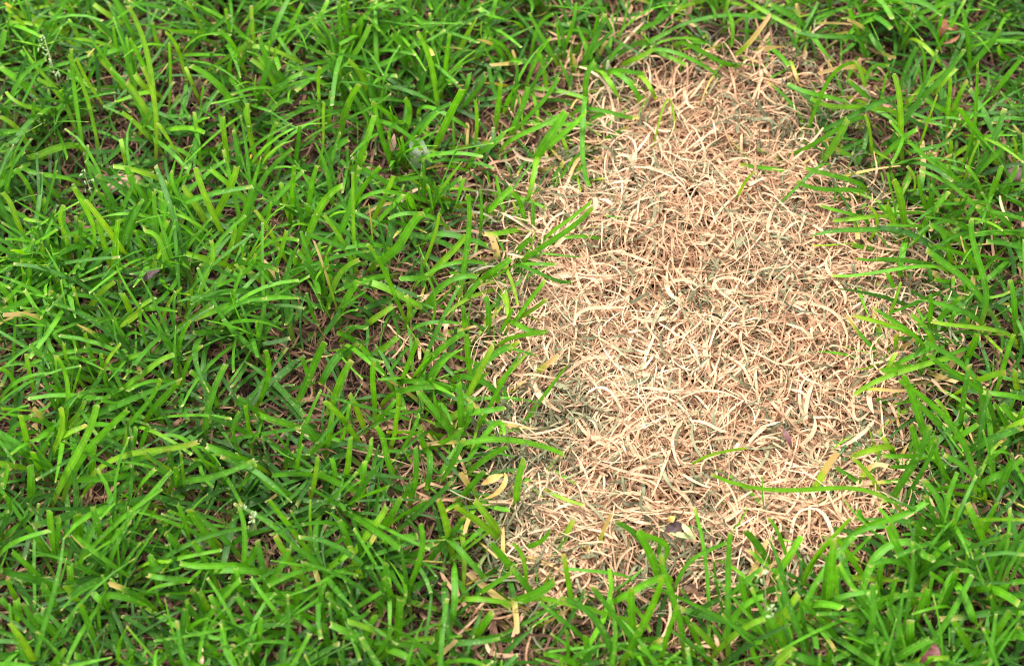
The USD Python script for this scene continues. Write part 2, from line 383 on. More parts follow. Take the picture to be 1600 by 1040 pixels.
def patch_keep(d, px, xy):
    k = smooth(d, -50, 30) * (0.42 + 0.58 * clump(xy, 30.0, 31, 0.38, 0.54))
    return k * (0.5 + 0.5 * smooth(px[:, 1], 90, 230))
tag(joined('/World/dead_straw', straw_lot(16000, 101, 0.0005, 0.0055, patch_keep, 0.60, 0.95, (15, 48), N=9), STRAW), 'matted dry tan straw covering the dead patch', 'dead grass', kind='stuff')
tag(joined('/World/pale_straw', straw_lot(15000, 102, 0.0035, 0.010, patch_keep, 0.69, 0.95, (16, 50), N=10), STRAW), 'loose pale straw on top of the dead patch', 'dead grass', kind='stuff')
tag(joined('/World/curly_straw', straw_lot(2600, 107, 0.007, 0.0115, patch_keep, 0.78, 0.8, (34, 70), N=16, tsd=0.12, curl=2.2), STRAW), 'long thin curly pale straw winding over the dead patch', 'dead grass', kind='stuff')

def clip_keep(d, px, xy):
    x, y = px[:, 0], px[:, 1]
    def blob(cx, cy, rx, ry):
        return np.exp(-((x - cx) / rx) ** 2 - ((y - cy) / ry) ** 2)
    k = 0.33 + 1.3 * blob(815, 730, 65, 130) + 1.0 * blob(840, 640, 70, 50) + 0.8 * blob(1370, 455, 75, 45) + 0.55 * blob(1240, 160, 60, 60) + 0.55 * blob(1040, 880, 150, 40) + 0.6 * blob(1160, 890, 60, 40) + 0.35 * blob(940, 480, 150, 40) + 0.35 * blob(1380, 690, 50, 60) + 0.3 * blob(960, 150, 80, 40)
    k *= 0.35 + 0.65 * clump(xy, 30.0, 77, 0.4, 0.56)
    return k * smooth(d, -110, -10)
tag(joined('/World/grass_clippings', straw_lot(15000, 103, 0.006, 0.0115, clip_keep, 0.5, 0.95, (8, 27), N=8), CLIPPING), 'grey green withered clippings scattered on the dead patch', 'clippings', kind='stuff')

FRAME = (-0.37, 0.37, -0.27, 0.31)
thatch_keep = lambda d, px, xy: (1 - smooth(d, -10, 60)) * (0.7 + 0.3 * smooth(d, -260, -40))
tag(joined('/World/thatch', straw_lot(30000, 104, 0.0004, 0.005, thatch_keep, 0.42, 1.05, (10, 38), N=8, box=FRAME), THATCH), 'fine brown dead thatch on the soil between the grass', 'thatch', kind='stuff')
rim_keep = lambda d, px, xy: smooth(d, -230, -30) * (1 - smooth(d, -10, 20)) * clump(xy, 22.0, 63, 0.36, 0.56)
tag(joined('/World/rim_straw', straw_lot(10000, 105, 0.001, 0.009, rim_keep, 0.24, 1.2, (14, 40), box=FRAME), STRAW), 'brownish dry straw in the thin grass around the dead patch', 'dead grass', kind='stuff')

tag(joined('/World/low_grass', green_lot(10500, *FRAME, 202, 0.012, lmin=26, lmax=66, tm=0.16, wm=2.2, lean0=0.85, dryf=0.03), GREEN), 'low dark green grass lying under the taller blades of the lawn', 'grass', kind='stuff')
tag(joined('/World/grass', green_lot(5600, *FRAME, 201, 0.033, lmin=40, lmax=88, tm=0.46, wm=2.35, lean0=0.42, tuft=True), GREEN), 'short green lawn grass filling the ground around the dead patch', 'grass', kind='stuff')

def dying(n, seed):
    rng = np.random.default_rng(seed)
    xy = spread(n, *FRAME, rng)
    px = to_px(np.concatenate([xy, np.full((n, 1), 0.006)], 1))
    d = inside(px)
    ok = rng.random(n) < smooth(d, -180, -45) * (1 - smooth(d, -5, 55)) * (0.3 + 0.7 * clump(xy, 28.0, 64, 0.38, 0.56))
    xy = xy[ok]; B = len(xy)
    P, W = grow(xy, rng.uniform(22, 60, B) * MM, np.clip(rng.gamma(8, 2.2 / 8, B), 0.9, 4) * MM, np.abs(rng.normal(1.1, 0.3, B)), rng.uniform(0, 6.28, B), rng.normal(0.4, 0.5, B), rng, 0.014)
    tint = np.stack([np.clip(rng.normal(0.6, 0.3, B), 0, 1), np.where(rng.random(B) < 0.4, rng.uniform(0.0, 0.6, B), 0)], -1)
    return ribbons(P, W, unit(np.array([0, -0.3, 1.0]) + rng.normal(0, 0.4, (B, 3))), rng.normal(0, 0.7, B)[:, None] * np.linspace(0, 1, 8)[None], rng.uniform(0, 0.2, B), tint, jag=0.0007, rng=rng)
tag(joined('/World/dying_grass', dying(9500, 203), GREEN), 'thin half dead yellow green grass in a ragged ring round the patch', 'dying grass', kind='stuff')

# lawn beyond the picture, as far as a step to the side could see
sur = UsdGeom.PointInstancer.Define(stage, '/World/surrounding_lawn')
S = 0.30
for k in range(2):
    joined(f'/World/surrounding_lawn/lawn_tile{"" if k == 0 else "_001"}', green_lot(1700, -S / 2, S / 2, -S / 2, S / 2, 301 + k, 0.04, keep=False), GREEN)
pts, rots, idx = [], [], []
for a in range(-7, 8):
    for b in range(-7, 8):
        x, y = a * S, b * S + 0.02
        if FRAME[0] - 0.1 < x < FRAME[1] + 0.1 and FRAME[2] - 0.1 < y < FRAME[3] + 0.1:
            continue
        pts.append((x, y, 0.0)); idx.append(int(R.integers(2)))
        h = R.integers(4) * math.pi / 4
        rots.append(Gf.Quath(math.cos(h), 0, 0, math.sin(h)))
sur.CreatePositionsAttr(Vt.Vec3fArray([Gf.Vec3f(*p) for p in pts]))
sur.CreateOrientationsAttr(Vt.QuathArray(rots))
sur.CreateProtoIndicesAttr(Vt.IntArray(idx))
sur.CreatePrototypesRel().SetTargets([Sdf.Path('/World/surrounding_lawn/lawn_tile'), Sdf.Path('/World/surrounding_lawn/lawn_tile_001')])
tag(sur, 'green lawn stretching away around the patch', 'grass', kind='stuff')

# ---------------------------------------------------------------- the single grass blades and tufts that stand out, each where it grows
STROKES = """
@0,0
530,980 480,680 445,300 36|620,940 545,620 430,345 34|470,800 400,640 235,495 40|985,830 940,440 800,35 45|975,1000 965,640 890,420 38|960,560 890,400 810,240 44|960,790 870,620 790,515 50|1060,640 1065,430 1055,260 32|1165,500 1120,330 1040,205 36|800,580 690,440 545,320 42|790,170 660,80 590,30 50|240,330 165,190 90,100 40|290,490 210,400 130,320 40|200,580 100,490 0,420 60|330,160 190,110 35,50 55|370,215 220,155 40,140 36|430,190 380,130 315,80 42|540,310 490,230 430,125 40|740,260 650,190 580,115 50|1280,230 1230,120 1160,0 50|1570,280 1400,120 1200,30 42|1600,400 1585,250 1570,35 40|1540,460 1460,290 1370,190 46|1520,710 1380,550 1190,410 60|1320,430 1450,340 1570,240 38|1340,215 1200,200 1060,195 40|1250,1020 1235,860 1215,705 38|1425,1040 1405,880 1395,730 46|1600,1000 1560,820 1545,640 46|1150,1000 1060,880 990,775 46|1240,1020 1130,940 1050,910 40|790,1040 775,960 755,875 42|970,900 870,790 760,700 42|900,580 800,610 715,635 46|200,950 120,820 0,730 46|420,910 260,960 160,985 60|150,1040 70,970 0,930 70|1000,310 970,220 955,150 36|640,650 560,530 480,370 30|1250,630 1200,520 1160,425 36|730,310 640,340 545,395 46|310,310 200,275 75,250 40|270,690 130,650 35,570 36|990,600 900,540 840,460 55
@400,0
480,530 600,360 710,155 50|575,350 600,250 615,150 50|540,380 525,180 520,0 38|640,460 760,340 900,185 36|480,540 760,410 1000,270 46|800,390 1040,270 1180,190 36|720,650 660,480 580,380 48|640,620 760,500 885,475 44|160,620 100,500 15,355 40|390,800 390,560 400,410 36|410,960 420,760 425,640 48|455,760 465,660 470,570 44|520,860 560,700 640,535 60|630,1040 700,850 740,720 55|820,960 770,800 740,640 44|1140,690 1100,430 1010,205 48|1165,560 1190,380 1210,210 44|1120,930 1230,680 1290,560 70|1270,640 1310,560 1335,460 50|1280,690 1370,580 1440,465 46|1140,690 1240,745 1330,800 40|790,760 930,830 1040,945 36|290,890 450,790 700,680 850,580 22|50,1040 80,900 130,760 44|240,1040 260,920 275,790 40|0,290 150,330 300,400 44|60,740 150,640 230,640 50|80,660 180,520 290,460 50|140,300 220,160 290,20 44|340,200 400,100 450,0 50|1120,320 1180,200 1350,150 34|990,80 890,40 770,45 40|1600,130 1480,100 1390,50 60|1500,770 1515,650 1530,525 50|1370,900 1380,720 1370,620 34|1380,970 1470,910 1550,830 44|1330,1040 1360,980 1390,915 36|940,800 960,700 930,620 60|990,870 1060,780 1140,700 44|1520,450 1430,300 1410,140 26|400,1040 490,930 575,870 60|640,1040 670,1000 690,955 36|790,700 800,620 825,530 36
@800,0
440,410 520,250 580,90 50|450,390 550,270 640,185 40|340,270 380,150 400,20 36|130,280 170,160 255,90 36|100,500 150,370 240,240 46|0,810 60,680 100,545 50|0,840 160,670 295,480 38|140,1010 240,850 340,690 80|220,930 350,810 460,700 60|455,630 440,820 480,1160 46|465,680 600,700 755,745 36|460,620 470,470 520,380 50|1000,185 1180,120 1380,95 1580,115 40|800,190 950,110 1040,0 44|920,310 1120,370 1310,490 40|1100,280 1250,360 1440,405 44|1360,370 1450,300 1530,210 1610,100 44 yd|590,400 640,330 700,270 36|820,290 900,240 1000,190 50|700,400 790,360 890,300 46|640,440 740,450 830,460 40|580,470 620,530 680,620 50 m|690,480 750,540 800,640 46|210,510 190,400 165,325 40|360,530 330,450 300,380 36|700,270 760,200 825,140 30 t|1370,120 1380,220 1365,310 50|930,720 965,630 1020,820 20 y|830,500 870,560 900,620 40 y|20,860 150,800 300,720 44|1480,440 1530,330 1600,220 34 t|390,420 380,350 340,320 30 yd
@1200,0
240,170 130,90 0,20 60|650,120 540,180 475,265 46|620,250 450,230 160,190 44|280,230 340,310 430,390 55|840,240 800,140 760,40 44|830,300 890,200 970,140 40|850,220 880,130 915,25 36 y|1070,290 1150,150 1230,0 36|1060,270 1075,160 1100,45 32|1260,370 1245,200 1210,50 40|1270,410 1370,300 1450,180 50|1260,210 1340,160 1420,115 44|820,560 870,420 935,290 44|1000,610 980,440 950,280 30|840,1000 830,740 785,460 50|1290,900 1300,650 1310,400 50|920,1000 1000,760 1060,590 24 y|1140,720 1190,610 1250,500 46 m|1050,570 1100,510 1175,430 44 y|480,635 300,590 130,525 44|790,700 560,670 350,655 270,615 44|220,870 310,650 420,450 550,390 40|800,610 550,710 290,830 46|560,740 350,860 130,970 46|320,1040 410,910 500,740 60|610,1030 500,970 415,925 46 m|655,980 640,850 605,710 36 y|640,1040 800,900 930,810 46|840,670 980,530 1170,435 44|1430,1020 1330,860 1200,680 50|1420,570 1500,470 1600,350 46|1600,740 1530,660 1460,580 46|600,560 620,470 760,410 32|610,560 580,450 545,380 36|710,690 720,560 740,460 26|1120,820 1130,640 1140,490 36|1270,1040 1270,950 1255,870 60|1130,1020 1140,940 1145,880 46|1170,970 1240,920 1330,880 40|1230,780 1100,690 980,620 46|600,320 550,180 510,60 40|640,220 680,290 800,360 36 d|1540,1000 1550,930 1530,860 30|700,660 600,590 500,500 46|970,280 1030,340 1080,400 36 y|240,320 220,370 170,400 36 t|230,360 240,420 250,480 26 t|160,430 180,490 210,540 30 yd|550,420 430,430 320,460 40 yd
@0,260
820,600 720,460 530,210 48|540,630 590,420 530,250 460,130 46|440,600 410,440 380,350 400,240 44|240,280 200,170 100,20 40|370,200 310,130 255,70 44|180,480 100,320 60,220 10,160 46|60,190 30,90 0,10 60|280,330 275,260 280,200 36|280,350 220,340 150,325 36|920,310 820,295 630,320 36 p|1280,340 1210,220 1140,120 56|1390,420 1310,250 1220,0 55|1580,260 1450,130 1310,15 48|1230,300 1120,190 1070,30 34|1290,400 1180,330 1010,285 32|1350,310 1420,170 1480,0 60|1400,600 1450,480 1470,355 44|1240,850 1270,720 1330,570 1320,465 46|1250,500 1170,385 1080,365 36|1370,600 1260,570 1140,535 50|1200,700 1050,600 1000,470 900,400 50|745,780 740,620 740,460 28|690,700 720,500 740,330 46|830,940 800,870 760,790 55|540,920 620,800 710,725 46|640,1010 470,890 310,780 50|520,1020 490,880 455,745 44|160,880 180,730 185,590 46|370,800 360,720 330,650 34|840,910 900,860 965,820 44|930,730 960,620 1005,535 44|690,1020 800,960 880,890 60|1180,900 1190,830 1190,770 44|1080,1030 1200,950 1310,860 40|990,1020 1070,830 1130,760 28|300,650 270,560 265,480 46|110,930 50,820 0,730 50|360,990 310,850 275,770 24|860,240 830,130 790,0 50|400,70 270,50 130,0 44|590,650 640,560 730,510 50|1000,80 870,30 700,0 44|1600,690 1540,650 1480,610 56|500,330 540,250 600,150 36|1300,780 1420,720 1600,540 36|460,500 490,420 525,350 36
@400,260
290,540 380,300 540,120 60|620,640 610,400 605,35 32|430,570 560,340 600,200 650,0 50|320,350 340,170 380,0 44|215,330 230,150 240,0 48|310,420 270,270 245,130 34|210,330 180,210 155,100 44|730,340 800,200 860,50 44|740,370 830,270 925,175 48|620,220 700,90 780,0 46|610,610 510,420 420,300 40|720,640 880,510 950,400 1040,290 70|740,490 560,510 460,540 40 p|730,470 720,360 705,235 20 w|510,900 440,680 360,460 24 yd|450,880 490,740 640,585 44 m|520,920 570,820 640,715 60|930,950 850,760 700,490 36|1080,310 920,295 830,325 44|680,20 800,90 930,150 44|870,85 960,75 1050,60 40|1270,810 1320,500 1325,170 46|1130,380 1100,240 1075,120 50|1170,280 1140,180 1110,90 44|1230,280 1270,170 1300,70 46|1080,680 1200,560 1310,430 55|1070,670 1250,600 1440,610 34|1040,640 1100,480 1145,290 30|1430,320 1500,230 1600,130 60|1420,700 1520,630 1600,570 56|1110,800 1220,710 1390,690 50|1090,1040 1120,870 1070,690 26|1290,860 1350,770 1410,710 50|700,720 930,820 1040,880 60|1150,420 1320,450 1460,500 50|1040,695 970,700 900,700 50|690,990 770,930 860,870 50|1450,1040 1455,920 1435,805 46|1305,1020 1300,940 1295,870 44|950,960 960,880 940,810 44|1060,980 1180,970 1290,985 40|1400,440 1410,300 1400,140 30|380,980 340,880 315,790 30|450,920 370,750 450,620 26|180,570 90,410 0,280 34 y|1530,1030 1570,960 1600,880 30|870,280 940,180 1050,130 40 t|1600,400 1500,420 1420,420 46 d
@800,260
990,800 1000,720 1080,710 1160,750 34 t|1270,800 1280,710 1400,700 1480,760 30 t|390,990 440,900 560,880 740,870 36 t|1010,660 1000,540 1000,420 26 t|640,530 760,560 880,610 30 t|1300,640 1300,780 1400,860 1450,920 26 t|820,480 840,400 860,310 40 t|250,530 320,450 400,390 44 t|590,530 680,600 740,640 30 g|980,420 900,440 800,470 30 g|1060,250 1000,330 930,360 36 g|1170,420 1230,540 1300,660 26 g|740,860 800,820 860,790 40 g|880,990 930,900 970,860 34 g|1060,40 1150,100 1190,180 26 g|150,-20 130,80 100,205 46|130,430 130,300 130,205 36|30,620 240,470 500,260 46|180,470 330,350 495,220 30|60,600 110,520 150,400 55|80,610 180,610 280,610 36|70,625 220,690 375,720 32|160,545 300,555 450,565 18 p|30,950 100,850 210,710 55|20,960 120,900 220,820 36 y|20,980 100,1020 220,1030 44|700,325 630,315 575,305 16|80,340 50,230 0,160 40|0,580 60,500 120,450 50|1400,200 1450,110 1520,30 26 y
@1200,260
830,400 790,250 745,40 60|860,420 840,260 785,85 60 m|830,460 770,310 740,230 50|860,480 770,330 690,250 36|580,115 420,60 230,10 40|590,155 380,145 180,95 38|320,0 180,130 50,250 44|560,310 450,280 330,245 30|720,310 560,325 400,335 36|740,395 590,395 440,400 250,445 44 p|600,300 590,270 610,230 34|780,590 650,585 540,575 24|1070,630 750,650 390,680 36|850,500 830,600 830,700 50|1190,330 1110,230 1020,120 44|1310,1030 1360,880 1320,600 1270,330 50|1440,990 1300,780 1150,640 990,520 55|1145,600 1120,490 1080,400 1010,370 50|1240,500 1130,420 1040,370 44|1220,550 1120,520 1010,490 40|920,420 1010,310 1130,160 46|1000,330 1020,200 1035,70 50|910,200 920,100 870,0 36|1150,230 1140,120 1130,0 46|1420,460 1390,270 1335,160 46|1530,400 1450,310 1310,250 44|1340,170 1290,60 1240,0 44|1390,180 1430,90 1460,0 46|1470,200 1510,100 1560,0 46|1200,240 1230,150 1310,90 18|1300,950 1150,880 940,830 46 p|1020,1030 1100,920 1210,815 46|1010,1030 1015,920 1015,800 40|1550,1030 1540,870 1515,715 46|1240,860 1230,760 1200,680 50|860,1035 720,980 530,930 36 y|1480,1040 1250,1000 1030,970 36 y|1260,1040 1250,990 1245,910 36 d|1300,620 1220,625 1140,630 36|800,790 770,720 740,660 40|740,980 790,850 830,720 26|1110,1030 1150,950 1170,890 36|840,500 900,470 960,410 60|630,470 680,370 620,240 26 y|480,860 470,780 370,640 390,540 36 t|1450,180 1480,300 1530,390 26 t
@0,520
400,620 410,260 350,140 46|190,830 160,640 130,520 46|210,370 185,250 165,130 46|100,440 80,290 0,220 44|560,110 330,140 100,240 36 p|660,450 830,310 960,200 1085,135 50|700,420 790,330 865,265 46|555,410 620,405 690,400 36|340,1040 480,760 560,600 605,450 60|400,1020 500,800 650,620 800,480 50|590,690 700,630 820,600 50|580,870 580,780 590,700 50|940,500 1030,400 1120,290 55|970,490 920,420 875,360 40|700,720 850,520 1000,290 36|770,740 790,660 800,590 50|830,700 840,650 850,590 44|880,710 900,650 930,585 50|640,830 760,770 900,740 1240,680 44 y|830,810 950,750 1150,700 44|1240,750 1160,670 1000,645 36|1130,890 1020,830 880,740 36|460,920 650,910 870,870 50|590,930 700,870 815,830 36|830,1030 900,920 970,850 55|1140,930 1320,900 1540,820 1600,790 44|1150,980 1140,860 1130,740 26|1540,800 1430,760 1280,700 56|1360,450 1290,330 1190,240 55|1570,690 1550,570 1535,450 36|1350,860 1320,770 1260,720 34|1330,830 1270,800 1200,790 36|1130,330 1170,200 1260,80 36|360,640 290,560 210,470 46 d|390,610 470,530 530,420 40|380,650 460,610 550,570 46 m|160,760 80,720 0,680 50|210,490 100,480 0,470 46|0,1020 30,920 50,830 70|680,380 650,250 630,120 36|570,400 640,230 750,70 36|600,210 560,100 530,0 40|520,330 440,220 400,60 36|190,1040 195,940 190,830 60|780,170 850,140 935,120 40|1500,970 1560,880 1600,820 40|1420,960 1400,900 1385,845 46|1520,800 1460,640 1500,480 26|1600,480 1530,450 1460,430 50|360,440 355,280 345,150 30|320,760 370,650 380,470 60 y
@400,520
250,610 500,700 780,770 980,830 14 t|740,560 735,370 735,170 44|700,640 640,500 585,385 46|660,700 560,560 425,425 50|430,520 510,350 600,170 55|250,450 340,250 430,60 60|890,350 950,200 1010,40 50|840,720 870,600 890,460 44|870,560 890,450 890,370 44|730,170 650,80 510,0 50|470,190 560,130 640,60 46|740,130 820,80 890,20 50|890,370 1010,340 1120,335 50|980,300 1110,320 1240,360 40|1230,640 1130,500 1010,370 50|1280,600 1280,450 1265,310 55|1290,600 1330,520 1340,435 55|1340,270 1325,150 1315,0 44|1350,260 1480,140 1600,80 60|1370,285 1460,330 1510,440 50|1090,720 1210,660 1300,600 44|1070,740 1040,680 1015,620 50|1085,750 1085,860 1065,975 50|970,1030 1000,880 995,710 44|1300,690 1600,670 1930,765 44|1300,840 1400,680 1510,560 1555,630 44|1320,880 1430,790 1570,710 44|1150,930 1240,790 1300,660 44|1330,500 1480,480 1560,465 50|1370,620 1470,440 1600,210 34|860,900 820,780 790,650 750,580 46|480,960 490,860 470,775 44|440,740 460,620 480,490 44|560,900 580,780 590,660 46|430,720 340,620 290,560 60|640,1000 500,930 390,870 50|300,880 200,880 100,890 40|20,430 70,300 60,110 44|470,200 440,250 410,320 60|330,280 310,220 290,155 36|340,1030 370,900 385,770 36|520,690 560,590 585,450 30|590,910 690,800 720,660 36|750,560 820,480 870,420 36|880,770 960,650 1020,510 30|1280,1030 1350,950 1430,860 50|1390,1030 1330,950 1275,870 46 yd|260,1040 130,980 0,860 46|660,1020 670,900 680,800 50|270,590 130,550 0,500 50|850,350 790,250 650,80 44|900,280 830,285 760,290 40|1010,250 1100,150 1300,0 50|1060,300 1120,220 1190,120 46|920,1030 950,980 970,930 44|650,1030 750,990 830,960 50|1300,430 1370,300 1480,80 50 y
@800,520
0,640 200,620 350,570 22 t|0,250 200,310 320,330 20 t|130,270 180,400 300,490 60 t|860,430 900,560 990,600 960,520 20 t|870,420 1000,460 1050,390 1220,390 22 t|400,530 480,640 640,720 900,820 36 t|640,560 760,565 860,560 44 t|700,900 800,840 880,840 32 t|710,320 820,290 950,260 40 g|660,400 650,560 560,660 24 g|930,760 960,900 1010,980 40 g|1130,560 1140,700 1250,830 26 g|250,310 300,330 370,350 50 g|20,1100 45,900 75,790 55|0,30 100,10 210,0 36|0,90 20,70 40,50 40 y|0,100 80,120 160,145 20|2340,1030 2200,980 1900,975 1500,965 1250,885 36|1570,1060 1565,960 1570,890 12|220,310 400,200 570,90 740,60 26 t|150,250 250,170 300,130 40 yd|1220,770 1330,740 1460,720 24 y
@1200,520
200,700 290,600 290,530 44 t|240,540 250,400 300,290 36 t|540,350 570,540 640,480 34 t|640,350 650,480 660,500 50 t|460,710 560,650 680,520 36 t|570,10 565,120 570,250 22 t|1110,160 950,205 750,270 540,385 44|1420,580 1380,440 1230,290 1000,130 46|1320,540 1340,400 1270,250 980,50 50|1200,610 1220,430 1260,200 50|1290,1030 1280,850 1200,650 1050,470 820,295 50|1170,660 1130,520 1040,410 50|780,1030 880,860 960,720 1010,580 65|860,1030 960,870 1060,650 34|1250,960 1070,975 960,1030 44|1150,670 1220,630 1310,570 50|910,770 800,770 715,765 40|690,980 620,870 530,780 36 y|560,960 650,830 740,830 46 yd|300,960 360,850 440,740 55 yd|770,740 750,700 720,650 40 y|1600,410 1480,385 1340,370 44|1440,1030 1480,900 1530,800 60|1310,950 1450,880 1600,770 50|1340,860 1410,770 1490,710 34|1320,700 1450,640 1590,590 60|1590,590 1520,520 1460,430 56|1240,180 1280,80 1310,0 55|1430,360 1480,180 1540,0 40|800,110 800,50 810,0 50 m|720,280 770,180 800,120 40 y|850,170 960,120 1060,80 40|950,270 970,190 1000,60 40|930,730 915,640 890,570 50|980,660 920,450 850,260 55|1100,600 1000,500 930,420 60|1560,350 1545,290 1545,225 46|1130,930 1080,830 1030,640 46|640,730 580,750 530,780 46 y|660,350 790,360 930,345 26 yd|820,110 890,60 935,10 40 yd|1270,320 1380,270 1490,250 60 m
@0,780
335,350 320,200 310,75 55|345,350 360,220 370,115 46|490,240 490,160 480,90 70|660,310 610,170 580,40 55|680,280 700,180 810,95 50|810,160 770,80 730,20 55|970,100 900,70 805,65 46|510,260 650,370 810,480 50|260,500 170,410 75,325 44|440,550 440,480 435,410 55|350,690 310,610 265,530 65|500,650 450,590 405,540 50|700,680 630,630 580,580 55|360,860 300,790 215,720 60|220,1030 140,880 55,765 50|280,870 200,750 150,650 50|120,750 110,680 100,620 60|100,620 70,560 50,500 40|80,720 40,660 0,610 60|540,1020 500,990 465,970 60|570,990 545,930 525,880 30|840,1030 820,980 820,930 44|980,530 960,430 940,350 56|930,450 990,430 1050,405 46|1160,500 1030,490 920,470 46|980,545 1070,525 1160,510 36|1000,640 985,600 975,550 24|1350,520 1280,380 1205,260 40|1340,300 1260,180 1180,65 50|1180,260 1150,120 1110,30 36|1200,380 1110,290 1040,210 55|1460,310 1350,200 1190,70 46|1460,410 1300,415 1120,395 46|1600,450 1450,440 1330,450 50|1500,460 1560,380 1600,290 50|1460,560 1460,490 1470,430 44|1510,610 1490,510 1475,430 40|1590,850 1550,720 1475,600 50|1450,830 1380,720 1315,600 50|1300,720 1250,640 1200,560 50|1320,720 1280,640 1245,570 46|1280,800 1210,710 1165,630 40|1530,870 1480,800 1370,765 46|1390,1000 1180,940 970,860 55|1380,1000 1330,940 1260,880 46|1200,910 1260,860 1330,800 60|1600,1030 1540,970 1450,930 60|1590,1000 1530,920 1460,860 46|40,220 120,160 210,70 40|50,290 180,230 310,195 40|300,330 240,250 165,165 46|940,660 840,590 680,525 46 d|830,630 880,650 930,670 50|620,780 615,720 610,670 36|600,900 570,820 500,660 46|670,600 660,540 640,470 34|800,600 740,560 700,500 36|250,510 100,470 0,440 66|1260,1040 1258,950 1255,890 40 t
@400,780
1440,900 1480,960 1550,975 1640,965 40 t|1230,870 1330,780 1400,710 22 t|620,320 720,190 820,40 55|780,190 850,90 900,0 55|870,130 970,70 1080,10 50|340,340 220,180 80,0 56|355,340 340,180 340,0 22|480,500 360,380 220,285 50|50,590 140,440 210,300 46|590,310 560,220 515,120 50|660,490 620,390 590,300 44 y|440,440 520,380 600,325 46|400,390 470,310 550,230 40|630,400 690,310 740,230 50 d|720,210 820,240 1020,270 50|890,400 1000,340 1110,270 46|930,600 1010,420 1040,290 1030,155 44|1090,370 1200,240 1300,110 50|1230,350 1200,200 1140,0 60|1240,280 1340,390 1440,500 50|1510,240 1380,130 1240,40 56 y|1530,230 1450,110 1360,0 56 y|1600,440 1520,330 1470,280 56|1370,610 1480,530 1600,450 36|1350,620 1480,630 1600,650 40|1240,480 1240,650 1210,800 50|1180,580 1200,800 1240,980 50|1370,860 1430,770 1480,700 60|1220,900 1360,890 1520,865 46|1070,1030 1160,960 1250,880 40 w|910,860 1010,820 1130,775 24|880,900 890,800 900,620 60|850,1030 840,950 835,850 36|710,1030 790,920 850,800 34|730,900 600,840 455,775 56|820,850 700,800 570,760 46|550,730 680,640 830,540 36|570,810 530,720 440,590 56|430,780 410,640 395,530 40|450,950 445,880 440,800 44|270,740 330,790 400,850 46|270,720 190,720 110,750 44|240,660 260,580 270,510 56|460,660 400,655 350,655 40|780,690 790,560 820,400 46|860,650 830,560 800,480 46|940,580 1040,520 1130,480 50|640,980 690,830 750,720 46|10,960 20,850 30,740 44|870,950 960,990 1060,1040 50|730,890 900,900 1180,920 40|550,740 630,740 710,690 36|1330,610 1290,550 1250,500 60|860,930 980,880 1120,870 40|330,540 220,390 120,220 50 m
@800,780
1170,170 1260,150 1440,60 50 t|650,450 690,350 780,290 26 t|530,310 570,200 620,90 30 yd|430,360 500,345 600,310 40 g|390,380 400,480 470,640 22 g|590,150 480,30 440,0 26 g|690,1030 800,820 940,480 60|920,500 870,360 790,200 60|900,400 830,280 650,140 46|1080,980 1050,760 960,480 930,350 50|930,420 970,300 880,240 800,200 46|920,370 920,300 935,240 30|1010,570 1100,400 1220,320 1340,270 34|1350,950 1350,600 1365,200 44|1600,390 1540,290 1460,200 56|1330,760 1290,580 1265,380 22|1310,900 1400,720 1570,605 50|1290,940 1410,830 1590,740 46|850,1030 700,800 500,540 46|640,1030 570,820 450,680 300,620 50|180,620 500,690 780,760 40|0,650 150,590 270,500 70|700,475 500,445 330,430 30|850,520 740,580 600,650 50|350,1030 350,920 345,810 34|480,1030 470,940 460,850 50|920,1030 970,850 1040,660 46|1270,930 1190,840 1120,770 46|1170,900 1120,800 1080,720 44|760,900 750,750 745,560 55|370,1010 280,980 195,965 44|120,580 60,500 0,430 60|90,300 180,260 240,190 44|90,520 70,370 0,270 30|430,850 300,740 170,640 36|1100,740 1220,660 1300,620 44|1370,590 1470,500 1570,420 44|1480,700 1450,590 1430,480 50|1560,840 1450,770 1350,720 36|1540,1030 1510,900 1560,890 40|1200,960 1180,930 1175,900 50|960,1030 960,1000 960,980 50|1130,980 1110,930 1095,890 44|860,960 900,900 940,870 44 m|380,680 350,500 320,340 40 m
@1200,780
